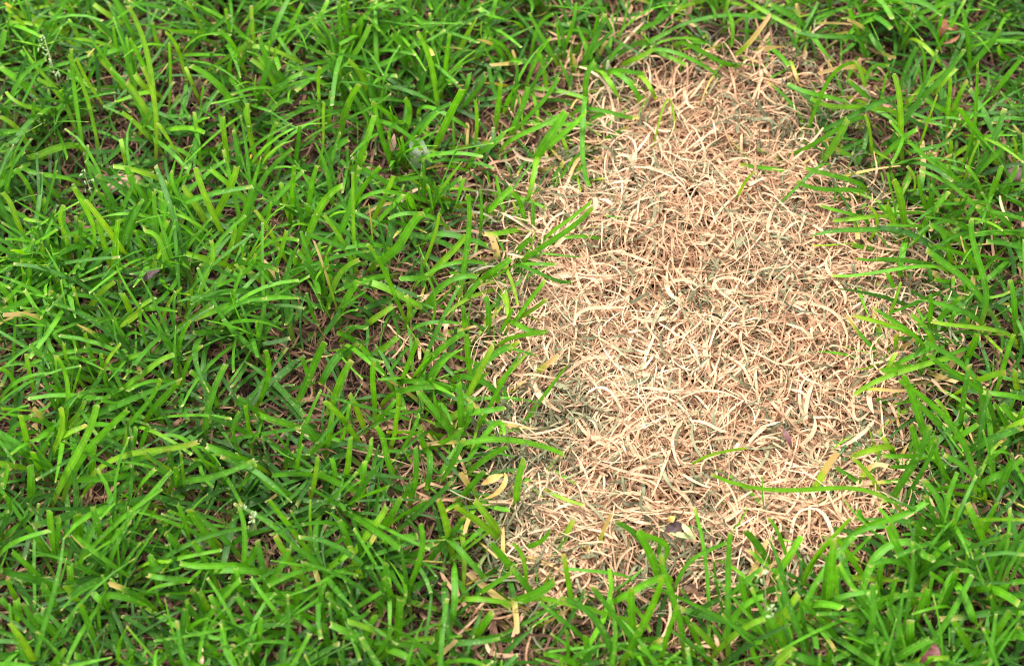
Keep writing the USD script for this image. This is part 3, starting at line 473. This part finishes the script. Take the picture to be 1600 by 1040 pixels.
600,530 680,350 800,270 900,270 960,330 1040,375 60|210,530 280,390 400,240 510,120 60|50,470 140,340 210,230 60|380,740 395,480 410,250 56|430,740 430,560 425,410 34|350,700 360,500 390,330 44|450,900 330,750 190,620 50|470,910 600,740 820,580 50|560,1030 640,820 660,640 650,530 46|590,1020 630,930 680,830 50|690,700 690,600 670,525 40|750,870 760,700 800,490 50|850,880 800,790 745,695 46|930,700 910,630 880,570 70|1000,700 1010,580 1030,480 36|590,1030 680,960 750,890 50|750,890 800,905 840,930 56|740,1030 850,960 1020,870 60|1520,690 1300,720 1080,745 50 d|640,160 800,110 1010,0 50|640,160 590,120 565,65 40|1120,370 1150,200 1185,40 44|1100,370 1090,270 1030,180 40|1060,340 1090,180 1140,20 46|940,280 940,200 970,110 46|950,540 870,390 750,170 50|1420,520 1400,430 1450,290 1520,200 50|1330,250 1370,150 1430,20 46|1400,330 1320,190 1250,30 55|1380,390 1320,320 1260,270 46|1090,700 1130,570 1190,430 60|1120,520 1200,440 1270,450 1350,530 50|1290,970 1210,840 1160,760 60|1370,920 1440,810 1510,700 60|1380,1010 1460,910 1570,800 50|1140,980 1180,900 1230,845 46|970,1000 1060,990 1140,990 40|20,850 100,720 190,590 56 y|40,1030 100,980 165,920 70 y|320,1030 220,990 140,960 60|0,570 60,550 120,520 56|110,340 60,200 0,110 30|430,440 520,350 640,230 26|600,500 530,380 430,240 44|500,240 630,180 780,175 36|380,1000 390,950 490,960 40|700,560 700,450 730,350 46|1250,660 1270,710 1290,780 56|1460,550 1530,520 1600,510 46|1310,450 1305,380 1300,300 40|900,930 890,850 890,760 70|1030,390 1140,395 1250,400 40|300,840 200,770 110,720 60 m|1060,670 980,690 900,715 26|1530,620 1460,560 1400,500 36
"""

strokes = []
for line in STROKES.strip().split('\n'):
    if line.startswith('@'):
        ox, oy = map(float, line[1:].split(','))
        continue
    for item in line.split('|'):
        w = item.split()
        pts_ = np.array([[float(c) for c in t_.split(',')] for t_ in w if ',' in t_]) / 4 + [ox, oy]
        rest = [t_ for t_ in w if ',' not in t_]
        strokes.append((pts_, float(rest[0]) / 4, rest[1] if len(rest) > 1 else 'c'))

def spline(ctrl, n):
    """Smooth curve through the control points, evenly stepped by chord."""
    from scipy.interpolate import PchipInterpolator, CubicSpline
    c = np.concatenate([[0], np.cumsum(np.linalg.norm(np.diff(ctrl, axis=0), axis=1))])
    c /= c[-1]
    return CubicSpline(c, ctrl)(np.linspace(0, 1, n)) if len(ctrl) > 2 else np.array(ctrl)

NB = 14
def stroke_blade(px, wpx, kind, rng):
    L = np.linalg.norm(np.diff(px, axis=0), axis=1).sum()
    rise = px[0, 1] - px[-1, 1]
    k = len(px)
    s = np.concatenate([[0], np.cumsum(np.linalg.norm(np.diff(px, axis=0), axis=1))]) / L
    if rise > 0.45 * L:
        hb = rng.uniform(6, 10)
        ht = hb + min(50, rise * rng.uniform(0.30, 0.46))
        arch = rng.uniform(0, 4)
    elif rise > -0.3 * L:
        hb = rng.uniform(15, 21); ht = hb + max(-5, rise * 0.25) + rng.uniform(-3, 6); arch = rng.uniform(2, 6)
    else:
        hb = rng.uniform(20, 25); ht = rng.uniform(9, 14); arch = rng.uniform(3, 7)
    if kind in 'tg':
        hb, ht, arch = rng.uniform(9, 11), rng.uniform(9, 12), rng.uniform(0, 2)
    z = (hb + (ht - hb) * s ** 1.1 + arch * 4 * s * (1 - s)) * MM
    pts = at(px, z)
    d0 = unit((pts[1] - pts[0])[:2])
    root = np.array([*(pts[0, :2] - d0 * hb * MM * 0.55), 0.0]); root[2] = ground_z(root)
    path = spline(np.vstack([root, pts]) if kind not in 'tg' else pts, NB)
    seg = np.concatenate([[0], np.cumsum(np.linalg.norm(np.diff(path, axis=0), axis=1))])
    v = seg / seg[-1]
    if kind == 'p':
        prof = np.interp(v, [0, .3, .6, .85, 1], [.5, .9, 1, .7, .08])
    elif kind in 'tg':
        prof = np.interp(v, [0, .3, .7, 1], [.6, 1, .9, .25])
    else:
        prof = np.interp(v, [0, .2, .55, 1], [.5, .8, 1.0, .8])
    return path, wpx * PXM * prof * (0.80 if kind not in 'tg' else 0.66), v

rng = np.random.default_rng(77)
data = [stroke_blade(p, w, k, rng) for p, w, k in strokes]
B = len(data)
P = np.stack([d[0] for d in data]); W = np.stack([d[1] for d in data]); V_ = np.stack([d[2] for d in data])
face = unit(np.array([0, -0.45, 0.9]) + rng.normal(0, 0.28, (B, 3)))
twist = rng.normal(0, 0.35, B)[:, None] * (V_ - 0.5)
kinds = [k for _, _, k in strokes]
mid = np.array([p.mean(0) for p, _, _ in strokes])
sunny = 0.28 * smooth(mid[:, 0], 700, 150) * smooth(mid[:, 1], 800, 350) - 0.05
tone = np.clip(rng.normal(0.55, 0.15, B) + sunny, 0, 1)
dry = np.zeros(B)
for i, k in enumerate(kinds):
    if k == 'y': tone[i] = rng.uniform(0.88, 1.0); dry[i] = 0.05
    if k == 'yd': tone[i] = 1.0; dry[i] = rng.uniform(0.42, 0.62)
    if k == 'd': dry[i] = rng.uniform(0.12, 0.24)
    if k == 'm': tone[i] = rng.uniform(0.7, 0.9); dry[i] = rng.uniform(0.05, 0.13)
    if k == 'w': tone[i] = 1.0; dry[i] = 0.5
    if k in 'tg': tone[i] = rng.uniform(0.55, 0.85)
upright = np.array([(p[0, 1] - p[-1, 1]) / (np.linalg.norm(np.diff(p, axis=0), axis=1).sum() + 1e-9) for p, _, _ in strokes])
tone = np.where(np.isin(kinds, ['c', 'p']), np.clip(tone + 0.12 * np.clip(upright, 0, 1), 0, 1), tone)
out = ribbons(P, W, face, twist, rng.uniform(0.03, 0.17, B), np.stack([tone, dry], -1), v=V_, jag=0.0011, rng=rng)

# blades whose bases meet belong to one tuft
base = np.array([p[0] for p, _, _ in strokes])
owner = -np.ones(B, int)
tufts = []
for i in range(B):
    if kinds[i] in 'tg':
        continue
    if owner[i] < 0:
        free = [j for j in range(i, B) if owner[j] < 0 and kinds[j] not in 'tg' and np.linalg.norm(base[j] - base[i]) < 24]
        for j in free:
            owner[j] = len(tufts)
        tufts.append(free)

def where_words(p):
    x, y = p
    d = float(inside(np.array([p]))[0])
    if d > -55:
        if y < 230: return 'at the patch\'s top edge' if x < 1200 else 'at the patch\'s upper right edge'
        if y > 820: return 'at the bottom edge of the patch'
        return 'at the left edge of the patch' if x < 1080 else 'at the right edge of the patch'
    row = 'top' if y < 260 else 'upper' if y < 520 else 'lower' if y < 780 else 'bottom'
    if x < 270: return f'in {row} lawn, left border'
    if x < 540: return f'in {row} lawn, left half'
    if x < 900: return f'in {row} lawn left of patch'
    if x < 1250: return f'in {row} lawn' if y < 520 else f'in {row} lawn under the patch'
    return f'in {row} lawn right of patch'

NUM = {1: 'single', 2: 'two-blade', 3: 'three-blade', 4: 'four-blade', 5: 'five-blade', 6: 'six-blade', 7: 'seven-blade'}
def look_words(ids):
    ks = [kinds[i] for i in ids]
    col = 'yellowing' if any(k in ('y', 'yd') for k in ks) else 'brown-tipped' if 'd' in ks else 'pale flecked' if 'm' in ks else 'cream' if 'w' in ks else None
    mt = float(np.mean(tone[ids]))
    if col is None:
        col = 'bright green' if mt > 0.66 else 'green' if mt > 0.5 else 'dark green'
    u = float(np.mean(upright[ids]))
    dx = float(np.mean([strokes[i][0][-1, 0] - strokes[i][0][0, 0] for i in ids]))
    L = float(np.mean([np.linalg.norm(strokes[i][0][-1] - strokes[i][0][0]) for i in ids]))
    way = 'upright' if u > 0.86 and abs(dx) < 45 else ('drooping ' if u < -0.25 else 'leaning ' if u > 0.35 else 'lying ') + ('left' if dx < 0 else 'right')
    size = 'long' if L > 105 else 'short' if L < 52 else 'mid-length'
    return size.replace('mid-length', 'medium'), col, way

SPECIAL = {  # blades and tufts that one would point out, by the picture point of their base
    (1036, 1037): 'broad bright green blade standing tallest below the dead patch beside a forked tuft',
    (1382, 777): 'very long thin green blade lying across the lower right of the dead patch',
    (725, 692): 'green blade lying rightwards onto the grey clippings at the lower left patch edge',
    (805, 795): 'green blade with cut tip standing alone at the lower left patch edge',
    (1522, 777): 'longest curving green blade sweeping up left across the lower right lawn',
    (1140, 92): 'yellow blade with dry curled tip rising over the top of the dead patch',
    (1477, 300): 'pale-tipped pair of broad blades standing tall at the right rim of the patch',
    (1350, 912): 'broad green blade arching over to the right, below right of the patch',
    (747, 777): 'yellow blade with tan tip standing left of the grey clippings',
}
named = []
for ids in tufts:
    size, col, way = look_words(ids)
    b = base[ids].mean(0)
    if len(ids) == 1:
        text = f'{size} {col} grass shoot {way} {where_words(b)}'
    else:
        text = f'{NUM.get(len(ids), "many-blade")} {col} grass tuft {way} {where_words(b)}'
    for key, lab in SPECIAL.items():
        if np.hypot(b[0] - key[0], b[1] - key[1]) < 16:
            text = lab
    named.append(text)
ORD = ['first', 'second', 'third', 'fourth', 'fifth', 'sixth', 'seventh', 'eighth', 'ninth']
from collections import defaultdict
same = defaultdict(list)
for k, t_ in enumerate(named):
    same[t_].append(k)
for t_, ks in same.items():
    if len(ks) > 1:
        ks.sort(key=lambda k: base[tufts[k]].mean(0)[0])
        for q, k in enumerate(ks):
            word = {0: 'leftmost', len(ks) - 1: 'rightmost'}.get(q, ORD[q] + ' from left')
            named[k] = t_ + ', ' + word

for ids, text in zip(tufts, named):
    b = base[ids].mean(0)
    grp = 'grass standing out of the lawn ' + ('left of the patch' if b[0] < 900 else 'above the patch' if b[1] < 200 and b[0] < 1250 else 'right of the patch' if b[0] > 1300 and b[1] < 800 else 'below the patch' if b[1] > 700 else 'at the patch rim')
    org = out[0][ids[0]][1].copy()
    path = numbered('grass_shoot' if len(ids) == 1 else 'grass_tuft')
    x = UsdGeom.Xform.Define(stage, path)
    x.AddTranslateOp().Set(Gf.Vec3d(*map(float, org)))
    tag(x, text, 'grass shoot' if len(ids) == 1 else 'grass tuft', grp)
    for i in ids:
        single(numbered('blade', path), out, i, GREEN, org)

# dry straws that lie loose: those drawn above, then the top ones of the patch
loose = []
for i in range(B):
    if kinds[i] in 'tg':
        size, _, way = look_words([i])
        what = 'tan dry straw' if kinds[i] == 't' else 'grey-green withered blade'
        loose.append((out, i, STRAW if kinds[i] == 't' else CLIPPING, f'{size} {what} {way.replace("upright", "pointing up")}', base[i], kinds[i]))

top_keep = lambda d, px, xy: smooth(d, 0, 30)
tops = straw_lot(380, 106, 0.009, 0.012, top_keep, 0.76, 1.15, (20, 42), N=14, tsd=0.14)
for k in range(len(tops[0])):
    c_ = tops[0][k].reshape(-1, 3, 3)[:, 1]
    a_, b_ = unit(c_[2] - c_[0]), unit(c_[-1] - c_[-3])
    ratio = np.linalg.norm(c_[-1] - c_[0]) / np.linalg.norm(np.diff(c_, axis=0), axis=1).sum()
    shape = 'straight' if ratio > 0.97 else 'bowed' if ratio > 0.88 else 'hooked' if ratio > 0.7 else 'looped'
    shade = 'cream' if tops[4][k, 0, 0] > 0.8 else 'tan'
    wide = 'broad' if np.linalg.norm(tops[0][k][24] - tops[0][k][26]) > 0.0015 else 'slender'
    loose.append((tops, k, STRAW, f'{wide} {shade} dry straw, {shape}', to_px(c_.mean(0)), 't'))

def patch_words(p):
    if inside(np.array([p]))[0] < 0:
        return where_words(p)
    row = ['at the narrow top of', 'in the upper part of', 'above the middle of', 'below the middle of', 'in the lower part of', 'at the bottom of'][int(np.clip((p[1] - 60) / 145, 0, 5))]
    return f'{row} the patch, ' + ('left side' if p[0] < 960 else 'centre' if p[0] < 1180 else 'right side')
texts = [a[3] + ' ' + patch_words(a[4]) for a in loose]
same = defaultdict(list)
for k, t_ in enumerate(texts):
    same[t_].append(k)
for t_, ks in same.items():
    if len(ks) > 1:
        ks.sort(key=lambda k: loose[k][4][1])
        for q, k in enumerate(ks):
            texts[k] = t_ + ', ' + {0: 'uppermost', len(ks) - 1: 'lowest'}.get(q, ORD[min(q, 8)] + ' down')
for (o_, k, mt, _, _, kd), text in zip(loose, texts):
    org = o_[0][k].mean(0)
    g = single(numbered('dry_straw' if kd == 't' else 'withered_strand'), o_, k, mt, org)
    g.AddTranslateOp().Set(Gf.Vec3d(*map(float, org)))
    tag(g, text, 'straw' if kd == 't' else 'withered grass', 'loose dry straws' if kd == 't' else 'grey green withered strands')

# ---------------------------------------------------------------- small things lying in the grass
def place(path, v, f, mat, org, smooth_=True, parent_org=None):
    vv, ff, nn = meshkit.arrays((v, f), smooth_)
    g = define(path, vv, ff, mat, nn, origin=org)
    return g

def lump(px, z, size, seed, rough=0.25):
    c = at(np.array(px, float), z * MM)
    b = trimesh.creation.icosphere(subdivisions=3)
    v = np.array(b.vertices)
    k = 1 + rough * (meshkit.fbm(v * 1.7 + seed, 3, seed) - 0.5) * 2
    v = v * k[:, None]
    v = np.sign(v) * np.abs(v) ** 0.85 * np.array(size) * MM / 2
    return v + c, np.array(b.faces), c

CLAY = plain('dry_clay', [(0.3, (0.17, 0.09, 0.062)), (0.7, (0.34, 0.205, 0.145))], 220.0, 0.85, 0.6, 0.001)
STONE = plain('grey_stone', [(0.3, (0.045, 0.028, 0.02)), (0.7, (0.10, 0.065, 0.046))], 260.0, 0.7, 0.5, 0.0008)
PURPLE = plain('dark_purple_leaf', [(0.3, (0.03, 0.017, 0.017)), (0.7, (0.075, 0.042, 0.038))], 300.0, 0.6)
RUST = plain('rust_leaf', [(0.3, (0.11, 0.036, 0.014)), (0.7, (0.24, 0.09, 0.035))], 260.0, 0.5)
MAROON = plain('maroon_leaf', [(0.3, (0.05, 0.015, 0.014)), (0.7, (0.11, 0.03, 0.025))], 200.0, 0.5)
PINK = plain('pinkish_leaf', [(0.3, (0.22, 0.115, 0.075)), (0.7, (0.36, 0.21, 0.14))], 260.0, 0.6)
YELLOW = plain('yellow_leaf', [(0.3, (0.30, 0.17, 0.035)), (0.7, (0.42, 0.28, 0.08))], 260.0, 0.5)
PALE = plain('pale_green_leaf', [(0.3, (0.22, 0.25, 0.08)), (0.7, (0.38, 0.38, 0.16))], 240.0, 0.5)
DULL = plain('dull_green_leaf', [(0.3, (0.028, 0.062, 0.014)), (0.7, (0.06, 0.10, 0.026))], 160.0, 0.5)
SEED = plain('white_floret', [(0.3, (0.14, 0.22, 0.07)), (0.7, (0.32, 0.38, 0.2))], 400.0, 0.6)

v, f, c = lump((195, 288), 5, (21, 13, 9), 5)
x = place(numbered('clay_lump'), v, f, CLAY, c); x.AddTranslateOp().Set(Gf.Vec3d(*map(float, c)))
tag(x, 'pinkish brown lump of dry clay half hidden in the upper left grass', 'clay lump')
v, f, c = lump((1594, 274), 5, (16, 13, 8), 8, 0.15)
x = place(numbered('pebble'), v, f, STONE, c); x.AddTranslateOp().Set(Gf.Vec3d(*map(float, c)))
tag(x, 'brownish grey pebble in the grass at the right border', 'pebble')

def leaf(px, zs, w, prof, seed, fold=0.08, facing=(0, -0.3, 1.0), n=12):
    """A leaf along picture points px at heights zs (mm), greatest width w (mm)."""
    pts = at(np.array(px, float), np.array(zs, float) * MM)
    path = spline(pts, n)
    W = np.interp(np.linspace(0, 1, n), np.linspace(0, 1, len(prof)), prof) * w * MM
    r = np.random.default_rng(seed)
    W = W * (1 + r.normal(0, 0.07, n))
    tw = np.linspace(-0.2, 0.2, n)[None] * r.normal(1, 0.6)
    return ribbons(path[None], W[None], unit(np.array(facing, float))[None], tw, np.array([fold]), np.array([[0.5, 0.0]]))

ELL = [0.15, 0.75, 1.0, 0.95, 0.6, 0.1]
TRI = [1.0, 0.9, 0.65, 0.4, 0.1]
def leaf_thing(name, label, cat, parts):
    path = numbered(name)
    org = parts[0][1][0][0].mean(0)
    if len(parts) == 1:
        g = single(path, parts[0][1], 0, parts[0][2], org)
    else:
        g = UsdGeom.Xform.Define(stage, path)
        for pn, o, mt in parts:
            single(numbered(pn, path), o, 0, mt, org)
    g.AddTranslateOp().Set(Gf.Vec3d(*map(float, org)))
    tag(g, label, cat)

leaf_thing('withered_leaf', 'small withered leaf with dark purple, yellow and pale green pieces, bottom of dead patch', 'leaf', [
    ('dark_flap', leaf([(1040, 829), (1056, 822), (1070, 827)], [12, 14, 12], 6.0, ELL, 1), PURPLE),
    ('yellow_flap', leaf([(1044, 815), (1049, 810), (1055, 806)], [15, 17, 17], 3.6, ELL, 2), YELLOW),
    ('pale_flap', leaf([(1046, 832), (1068, 836), (1088, 842)], [12, 13, 12], 2.8, ELL, 3), PALE),
    ('green_flap', leaf([(1066, 818), (1074, 828), (1087, 840)], [15, 17, 15], 3.0, ELL, 4), PALE)])
leaf_thing('curled_leaf', 'curled rust brown leaf among the green blades at the top right', 'leaf', [
    ('lobe', leaf([(1470, 58), (1473, 46), (1476, 30)], [16, 20, 18], 5.0, ELL, 5), RUST),
    ('lobe', leaf([(1472, 46), (1487, 42), (1500, 50)], [19, 22, 17], 4.2, ELL, 6), RUST),
    ('lobe', leaf([(1473, 68), (1490, 63), (1500, 53)], [15, 17, 17], 2.2, ELL, 7), RUST)])
leaf_thing('maroon_leaf', 'dark maroon pointed leaf between green blades at the bottom right', 'leaf', [
    ('leaf', leaf([(1450, 1042), (1458, 1024), (1460, 1004)], [20, 22, 21], 12.0, [1.0, .9, .65, .35, .05], 8), MAROON)])
leaf_thing('broad_dead_leaf', 'broad pinkish tan dead leaf lying at the right side of the dead patch', 'leaf', [
    ('leaf', leaf([(1240, 330), (1255, 334), (1272, 341)], [9, 11, 9], 7.5, ELL, 9), PINK)])
leaf_thing('red_leaf_slip', 'narrow dark red leaf slip on straw, lower right of the dead patch', 'leaf', [
    ('leaf', leaf([(1223, 668), (1230, 682), (1238, 700)], [16, 17, 15], 3.0, ELL, 10), MAROON)])
leaf_thing('dark_leaf_scrap', 'dark brown leaf scrap in the grass near the left border', 'leaf', [
    ('leaf', leaf([(216, 436), (232, 428), (250, 420)], [22, 24, 22], 6.0, ELL, 11), PURPLE)])
leaf_thing('dull_broad_leaf', 'dull green broad round-ended leaf in the upper middle lawn', 'leaf', [
    ('leaf', leaf([(660, 262), (655, 240), (648, 214)], [9, 12, 10], 11.0, [.9, 1, 1, .8, .35], 12, 0.03), DULL)])
leaf_thing('tan_leaf_tip', 'short tan leaf tip standing among green blades, upper middle lawn', 'leaf', [
    ('leaf', leaf([(612, 238), (614, 224), (616, 209)], [16, 21, 24], 3.4, ELL, 13), PINK)])
leaf_thing('yellow_curled_leaf', 'yellow tan leaf curled into a hook beside the grey clippings', 'leaf', [
    ('leaf', leaf([(752, 757), (775, 745), (787, 741)], [17, 18, 17], 4.0, ELL, 14), YELLOW),
    ('hook', leaf([(788, 738), (787, 757), (778, 768), (756, 778)], [17, 19, 17, 15], 2.6, ELL, 15), YELLOW)])

def seed_head(stalk, tops, label, seed):
    path = numbered('seed_head')
    r = np.random.default_rng(seed)
    x = UsdGeom.Xform.Define(stage, path)
    st = leaf(stalk, np.linspace(8, 34, len(stalk)), 0.9, [1, 1, .8, .6], seed)
    org = st[0][0].mean(0)
    x.AddTranslateOp().Set(Gf.Vec3d(*map(float, org)))
    single(numbered('stalk', path), st, 0, PALE, org)
    b = trimesh.creation.icosphere(subdivisions=1)
    for q, t_ in enumerate(tops):
        c = at(np.array(t_, float), 35 * MM)
        for _ in range(4):
            d = unit(r.normal(0, 1, 3)); e = unit(np.cross(d, [0.3, 0.1, 1.0])); g_ = np.cross(d, e)
            k = np.array(b.vertices) * np.array([1.5, 0.5, 0.45]) * MM * r.uniform(0.7, 1.1)
            vv = k[:, :1] * d + k[:, 1:2] * e + k[:, 2:] * g_ + c + r.normal(0, 1.3, 3) * MM
            place(numbered('spikelet', path), vv, np.array(b.faces), SEED, org)
    tag(x, label, 'seed head')

seed_head([(92, 135), (84, 110), (70, 62)], [(66, 60), (68, 72), (73, 85), (78, 98), (88, 113)], 'white flowering seed head of grass near the top left corner', 31)
seed_head([(150, 330), (142, 300), (132, 272)], [(131, 272), (136, 281), (139, 294)], 'small greenish white seed head in the upper lawn near the left border', 32)
seed_head([(1190, 975), (1196, 935), (1192, 895)], [(1189, 902), (1196, 893)], 'white floret spike below the right part of the dead patch', 33)
seed_head([(1205, 990), (1205, 965), (1206, 943)], [(1203, 944), (1209, 950), (1203, 959)], 'fluffy white seed head just below the bottom edge, right of the forked tuft', 34)
seed_head([(402, 835), (396, 812), (388, 796)], [(390, 798), (396, 806), (399, 812)], 'tiny pale seed head in the lower lawn, left half', 35)

path = numbered('seedling')
sx = UsdGeom.Xform.Define(stage, path)
r = np.random.default_rng(41)
org = at(np.array([1326.0, 700.0]), 0.012)
sx.AddTranslateOp().Set(Gf.Vec3d(*map(float, org)))
for q in range(12):
    a = r.uniform(0, 6.28); p0 = np.array([1326, 702]) + r.normal(0, 1, 2) * [13, 9]
    single(numbered('leaflet', path), leaf([p0, p0 + 5 * np.array([math.cos(a), math.sin(a)]), p0 + 10 * np.array([math.cos(a), math.sin(a)])], [13, 15, 14], 2.2, ELL, 50 + q), 0, DULL, org)
tag(sx, 'tiny green seedling with small leaflets on the straw, right lower patch', 'seedling')

print('tufts', len(tufts), 'strokes', B, 'straws', len(tops[0]))
